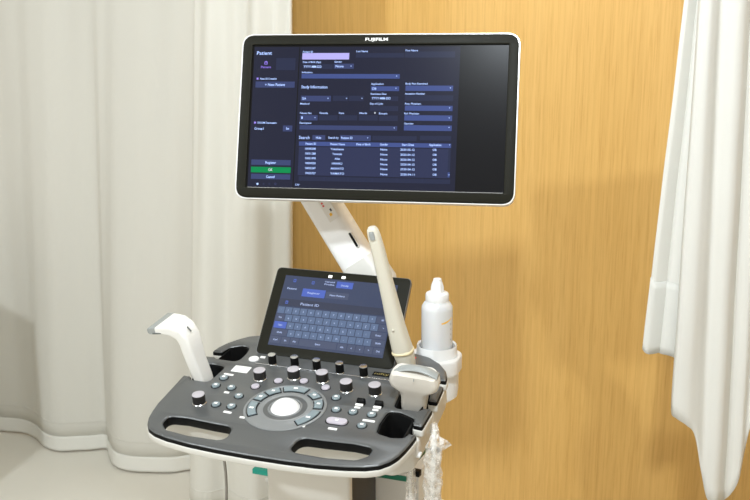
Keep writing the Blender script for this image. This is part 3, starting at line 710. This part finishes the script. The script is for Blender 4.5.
bm = bmesh.new(); bx(bm, -.05, .05, -.03, .03, -.05, -.018, 0, .008); from_bm('hinge', bm, M['rim'], touch, Matrix.Translation((0, -.035, 0)))

# --- cup holder for the gel, at the rear right corner
CX, CY, = .190, .262
bm = lathe_bm([(.0, .812), (.030, .814), (.0395, .822), (.0415, .836), (.0415, .886), (.0385, .889), (.0385, .905), (.0375, .907), (.0375, .920), (.0365, .922), (.0335, .920), (.033, .915), (.033, .86), (.0, .858)], 48, cx=CX, cy=CY)
cupo = from_bm('gel_cup', bm, M['bright'], mach, angle=35)
# flat moulded collar that joins the cup to the console corner
cl = fillet([(CX-.046, CY-.045, .006), (CX-.010, CY-.052, .02), (CX+.020, CY-.050, .02), (CX+.046, CY-.030, .03), (CX+.046, CY+.025, .03), (CX+.010, CY+.045, .03), (CX-.030, CY+.042, .02), (CX-.050, CY+.01, .02)], 6)
cc = Vector((CX, CY))
ringh = [Vector((CX+.0380*math.cos(2*math.pi*i/48), CY+.0380*math.sin(2*math.pi*i/48))) for i in range(48)]
plate('cup_collar', [cl, ringh], .872, .903, M['bright'], cupo, bevel=.004)

# ------------------------------------------------------------------ loose things (placed in the machine's frame)
MW = Matrix.Translation((OX, OY, 0)) @ Matrix.Rotation(-YAW, 4, 'Z')
PW = MW @ PAN
def place(o, mtx): o.matrix_world = mtx; return o

# gel bottle, standing in the cup
bot = empty('gel_bottle'); place(bot, MW @ Matrix.Translation((CX, CY, .8585)))
prof = [(0, 0), (.026, 0), (.0285, .003), (.0290, .01), (.0290, .132), (.0285, .138), (.025, .144), (.0215, .148), (.0205, .151), (0, .151)]
body = from_bm('bottle_body', lathe_bm(prof, 48), M['bottle'], bot, angle=35)
prof = [(.0, .147), (.0222, .147), (.0228, .150), (.0228, .160), (.0215, .163), (.0185, .1645), (.0135, .1655), (.0125, .168), (.0122, .175), (.0098, .183), (.0085, .186), (.0080, .1895), (.0070, .1905), (0, .1908)]
bm = lathe_bm(prof, 48)
for v in bm.verts:
    z = v.co.z; r = math.hypot(v.co.x, v.co.y)
    if .167 < z < .184 and r > .003: k = 1+.06*math.cos(8*math.atan2(v.co.y, v.co.x)); v.co.x *= k; v.co.y *= k
for v in bm.verts: v.co.x *= .95; v.co.y *= .95
from_bm('nozzle_cap', bm, M['bright'], bot, angle=35)
bm = bmesh.new(); n = 14
top = []; low = []
for i in range(n+1):
    a = R(-58+50*i/n); zc = .112+.008*(i/n)**1.6; w = .0009+.0007*math.sin(math.pi*min(1, i/n+.15))
    top.append(bm.verts.new((.0292*math.cos(a), .0292*math.sin(a), zc+w))); low.append(bm.verts.new((.0292*math.cos(a), .0292*math.sin(a), zc-w)))
for i in range(n): bm.faces.new((low[i], low[i+1], top[i+1], top[i]))
from_bm('yellow_swoosh', bm, M['yellow'], bot, recalc=False)
for i, (a, z) in enumerate([(-163, .125), (-163, .118), (-163, .095), (-15, .108), (-14, .098), (-14, .088), (-14, .078), (-160, .075)]):
    bm = bmesh.new(); a0, a1 = R(a-3), R(a+3); f = bm.faces.new([bm.verts.new((.0292*math.cos(q), .0292*math.sin(q), z+dz)) for q, dz in ((a0, -.0012), (a1, -.0012), (a1, .0012), (a0, .0012))])
    from_bm('printed_mark', bm, M['lens'], bot, recalc=False)
tag(bot, 'translucent gel bottle with a white nozzle cap standing in the white cup', 'bottle')

# probe in the left holder: a flat body rising from the slot and bending over to the left
def probe_loft(name, secs, m, parent): return from_bm(name, loft_bm(tube_path([(Vector(c)*mm, xa, ya, w*mm, h*mm, r*mm) for c, xa, ya, w, h, r in secs])), m, parent, angle=50)
lp = empty('ultrasound_probe'); place(lp, PW)
def dv(u, v, z): return Vector((u, v, z))
Vd = dv(.12, 1, 0)
secs = [((-184, 62, -46), dv(1, 0, -.05), Vd, 19, 27, 6), ((-191, 60, 0), dv(1, 0, .15), Vd, 22, 31, 6), ((-201, 61, 34), dv(1, 0, .3), Vd, 22.5, 33, 6), ((-206, 63, 54), dv(1, 0, .25), Vd, 23, 36, 6), ((-211, 66, 72), dv(1, 0, .75), dv(.1, 1, 0), 24, 40, 6),
        ((-221.5, 70, 85), dv(.55, 0, 1), dv(.06, 1, 0), 21.5, 46, 5), ((-239, 75, 90), dv(.18, 0, 1), dv(.05, 1, 0), 17.5, 54, 4), ((-259, 80, 88.5), dv(-.05, 0, 1), dv(.05, 1, 0), 14, 61, 3.5), ((-271, 83, 86.6), dv(-.1, 0, 1), dv(.05, 1, 0), 12.5, 65, 3)]
pb = probe_loft('probe_body', secs, M['probe'], lp)
probe_loft('lens', [((-269, 83, 86.8), dv(-.1, 0, 1), dv(.05, 1, 0), 13.4, 66, 2.5), ((-283, 83.3, 85.0), dv(-.1, 0, 1), dv(.05, 1, 0), 12.6, 66, 2.5), ((-286, 83.4, 84.6), dv(-.1, 0, 1), dv(.05, 1, 0), 9, 64, 2.5)], M['lens'], lp)
probe_loft('seam', [((-258, 50.6, 84.2), dv(0, 0, 1), dv(0, 1, 0), 2.8, 2.4, .8), ((-276, 50.2, 81.8), dv(0, 0, 1), dv(0, 1, 0), 2.8, 2.4, .8)], M['lens_dark'], lp)
mk = bmesh.new(); add(mk, loft_bm([[Vector((p.x, p.y, z)) for p in rrect(.012, .0022, .001)] for z in (-.001, .0006)]))
from_bm('orientation_mark', mk, M['lens_dark'], lp, frame_matrix(Vector((-208, 65, 91.5))*mm, dv(.75, -.25, -.66), dv(.1, 1, -.1)))
cyl_tube('cable', [(-.186, .060, -.044), (-.187, .06, -.066), (-.184, .058, -.10), (-.170, .055, -.15), (-.176, .06, -.24), (-.20, .065, -.36), (-.25, .07, -.60), (-.285, .08, -.84), (-.31, .11, -.896), (-.35, .17, -.9075), (-.33, .25, -.920)], .0028, M['cord'], lp)
tag(lp, 'white angled ultrasound probe with a grey edge standing in the left holder', 'ultrasound probe', 'probes standing in the console holders')

# broad curved probe, head up in the right holder
cp = empty('ultrasound_probe'); place(cp, PW)
Ud = dv(1, .02, -.04); Vt = dv(0, 1, .25)
secs = [((200, 80, -48), Ud, Vt, 36, 24, 10), ((203, 78, -10), Ud, Vt, 43, 27, 10), ((206, 75, 12), Ud, Vt, 45, 28, 10), ((207.0, 73, 23.5), Ud, Vt, 51, 30, 11), ((207.5, 72, 28), Ud, Vt, 68, 31, 12), ((208, 71.5, 32), Ud, Vt, 80, 31, 12), ((208, 71, 39), Ud, Vt, 85, 31, 12), ((208, 70.5, 46), Ud, Vt, 83, 31, 12), ((208, 70.2, 50), Ud, Vt, 76, 30, 12)]
bmP = loft_bm(tube_path([(Vector(c)*mm, xa, ya, w*mm, h*mm, r*mm) for c, xa, ya, w, h, r in secs]))
for v in bmP.verts:            # the head's lower and upper rims are arched
    if v.co.z > .018: v.co.z += .013*(1-((v.co.x-.208)/.044)**2)*min(1, (v.co.z-.018)/.03)
from_bm('probe_body', bmP, M['probe_beige'], cp, angle=50)
n = 20; secsL = []
for i in range(n+1):
    x = -41+82*i/n; h = 13*(1-(x/44)**2)
    secsL.append([Vector(((208+x*.97)*mm, (75.5+5.4*math.cos(a)*1.9)*mm, (48.5+h+(4.2*math.sin(a) if math.sin(a) > 0 else 1.5*math.sin(a)))*mm)) for a in [2*math.pi*k/16 for k in range(16)]])
from_bm('lens', loft_bm(secsL), M['lens'], cp, angle=50)
mk = bmesh.new(); bx(mk, -.0006, .0006, -.0022, .0022, -.0006, .0006)
from_bm('orientation_mark', mk, M['lens'], cp, frame_matrix(Vector((212, 53.2, 52))*mm, dv(1, 0, 0), dv(0, .25, 1)))
tag(cp, 'broad beige-white ultrasound probe with a curved head standing in the right holder', 'ultrasound probe', 'probes standing in the console holders')

# long slim probe in a latex cover, leaning behind it
ep = empty('ultrasound_probe'); place(ep, PW)
V5 = dv(0, 1, 0)
axis = [(182, 157, -44, 20), (172, 156.5, -12, 24), (168.5, 156, 8, 28), (166.5, 155.5, 22, 31), (163, 155, 38, 34.5), (161.2, 155, 46, 36), (158.6, 155, 56, 35.5), (151.5, 155, 90, 31.5), (143, 155, 140, 27.5), (134, 155, 190, 24.5), (126, 155, 236, 22.5), (120.5, 155, 260, 21.5), (118, 155, 271, 18.5), (117, 155, 275.5, 12)]
secs = [((u, v, z), dv(1, 0, .18), V5, w, w*.92, w*.44) for u, v, z, w in axis]
probe_loft('probe_body', secs, M['cover'], ep)
probe_loft('rubber_ring', [((161.9, 155, 43), dv(1, 0, .18), V5, 36.5, 34, 15), ((161.3, 155, 44.5), dv(1, 0, .18), V5, 39.0, 36.5, 17), ((160.7, 155, 46.6), dv(1, 0, .18), V5, 39, 36.5, 17), ((160.1, 155, 48), dv(1, 0, .18), V5, 37, 34, 15)], M['rubber_ring'], ep)
probe_loft('tip', [((121.9, 144.6, 256), dv(1, 0, .18), V5, 8, 3, 1.4), ((119.9, 145.4, 264), dv(1, 0, .18), V5, 9.5, 4, 1.9), ((118.6, 146.4, 270), dv(1, 0, .18), V5, 8, 4, 1.9)], M['lens'], ep)
b = bmesh.new(); bmesh.ops.create_uvsphere(b, u_segments=12, v_segments=8, radius=.0022); from_bm('pimple', b, M['cover'], ep, Matrix.Translation((.150, .1400, .092)))
tag(ep, 'long slender cream-covered ultrasound probe leaning up behind the broad probe', 'ultrasound probe', 'probes standing in the console holders')

# clear crinkled sleeves hanging under the right edge of the console
def sleeve(label, pts, rads, seed, core):
    rng = random.Random(seed)
    root = empty('probe_sleeve'); place(root, MW)
    n = 18; Q = []; m_ = 46
    P = [Vector(p) for p in pts]
    for i in range(m_+1):
        f = i/m_*(len(P)-1); j = min(len(P)-2, int(f)); t = f-j; t2 = t*t*(3-2*t)
        c = P[j].lerp(P[j+1], t); r = rads[j]*(1-t2)+rads[j+1]*t2
        Q.append((c, r))
    secs = []
    for i, (c, r) in enumerate(Q):
        s = []
        for k in range(n):
            a = 2*math.pi*k/n
            w = 1+.34*noise.noise(Vector((math.cos(a)*1.9+seed, math.sin(a)*1.9, c.z*42)))+.16*noise.noise(Vector((math.cos(a)*5, math.sin(a)*5+seed, c.z*120)))
            s.append(c+Vector((r*w*math.cos(a), r*w*.8*math.sin(a), .003*noise.noise(Vector((a*2, c.z*60, seed))))))
        secs.append(s)
    from_bm('film', loft_bm(secs, caps=False), M['film'], root, angle=22)
    cyl_tube('cable', core, .0042, M['probe'], root)
    tag(root, label, 'plastic sleeve', 'clear sleeves hanging below the console')
    return root
s1 = sleeve('wide crinkled clear plastic sleeve hanging against the wood wall right of the console', [(.258, .012, .882), (.260, .01, .868), (.260, .005, .858), (.259, 0, .840), (.259, 0, .815), (.2585, 0, .79), (.258, 0, .75), (.257, 0, .68), (.255, 0, .60)], [.0045, .006, .0085, .013, .015, .0150, .0135, .0125, .012], 3,
       [(.259, .008, .872), (.259, .004, .84), (.258, 0, .75), (.256, 0, .62)])
fl_ = bmesh.new()
pts = [(.270, -.004, .868), (.284, -.002, .861), (.288, .004, .852), (.276, -.006, .845), (.272, -.01, .855)]
f = fl_.faces.new([fl_.verts.new(p) for p in pts])
o = from_bm('film_flap', fl_, M['film'], s1, smooth=False); o.modifiers.new('thickness', 'SOLIDIFY').thickness = .0004
sleeve('narrow crinkled clear plastic sleeve hanging in front of the white carton', [(.219, .0, .826), (.218, .01, .812), (.217, .015, .79), (.216, .02, .76), (.216, .02, .72), (.215, .02, .64)], [.006, .008, .0075, .0085, .008, .008], 9,
       [(.219, .0, .83), (.217, .012, .80), (.216, .02, .74), (.215, .02, .66)])
# white cable hooks along the right edge of the shell
for x, y, z in ((232, -8, -26), (236, 62, -26)):
    bm = bmesh.new(); bx(bm, -.003, .003, -.006, .006, -.022, .004, 0, .0012); bx(bm, -.003, .007, -.006, .006, -.024, -.019, 0, .0012)
    from_bm('cable_hook', bm, M['bright'], mach, PAN @ Matrix.Translation((x*mm, y*mm, z*mm)))

# carton, folder and panel behind the column
cart = empty('carton'); place(cart, MW @ Matrix.Translation((.0665, .385, .4525)))
bm = bmesh.new(); bx(bm, -.0505, .0505, -.075, .075, 0, .163, 0, .0015); from_bm('box_body', bm, M['card'], cart)
bm = bmesh.new(); bx(bm, -.0512, .0512, -.0757, .0757, .148, .1605, 0, .0008); from_bm('green_band', bm, M['green'], cart)
bm = bmesh.new(); quad(bm, -.01, -.06, .044, -.02, 0, 0)
for k in range(6): quad(bm, -.004+.0075*k, -.052, .001+.0075*k, -.045, .0003, 1 if k % 2 else 2)
quad(bm, -.004, -.038, .036, -.034, .0003, 2)
from_bm('printed_label', bm, [M['mark'], M['ink'], M['red']], cart, Matrix.Translation((0, 0, .1636)), smooth=False, recalc=False)
tag(cart, 'white carton with a green band standing behind the console column', 'carton')
fol = from_bm('folder', (lambda b: (bx(b, -.085, .085, -.055, .055, 0, .0115, 0, .001), b)[1])(bmesh.new()), M['teal'])
place(fol, MW @ Matrix.Translation((-.148, .362, .5605))); tag(fol, 'flat teal folder sticking out left of the machine column under the console', 'folder')
pan_ = empty('board'); place(pan_, MW @ Matrix.Translation((.137, .375, .4525)) @ Matrix.Rotation(R(-6), 4, 'Z'))
bm = bmesh.new(); bx(bm, -.010, .010, -.06, .06, 0, .172, 0, .001); from_bm('board_face', bm, M['card'], pan_)
for q in ((-.0107, .0107, -.0606, -.048, .160, .1726), (-.0107, .0107, .04, .0606, .165, .1726)  ):
    bm = bmesh.new(); bx(bm, *q, 0, .0006); from_bm('black_edge', bm, M['rim'], pan_)
tag(pan_, 'narrow white board with black corners standing right of the white carton', 'board')

# ------------------------------------------------------------------ light: ceiling panels and the open side of the room
def area(name, loc, target, sx, sy, power, col):
    l = bpy.data.lights.new(name, 'AREA'); l.shape = 'RECTANGLE'; l.size = sx; l.size_y = sy; l.energy = power; l.color = col
    o = bpy.data.objects.new(name, l); COL.objects.link(o); o.location = loc
    d = Vector(target)-Vector(loc); o.rotation_euler = d.to_track_quat('-Z', 'Y').to_euler(); return o
area('ceiling_light', (-.01, .36, CEIL-.03), (.1, 1.9, .6),   .14, .14, 36, (.90, .985, 1.05))
area('ceiling_light', (-1.9, .20, CEIL-.03), (-1.3, 2.8, .5), .14, .14, 38, (.90, .985, 1.05))
o = area('ceiling_light', (.18, 2.10, CEIL-.03), (.18, 2.1001, 0), .8, .2, 7.5, (.92, .99, 1.04)); o.rotation_euler = (0, 0, -WY)
w = bpy.data.worlds.new('world'); sc.world = w; w.use_nodes = True
w.node_tree.nodes['Background'].inputs['Color'].default_value = (1, .945, .84, 1); w.node_tree.nodes['Background'].inputs['Strength'].default_value = .83
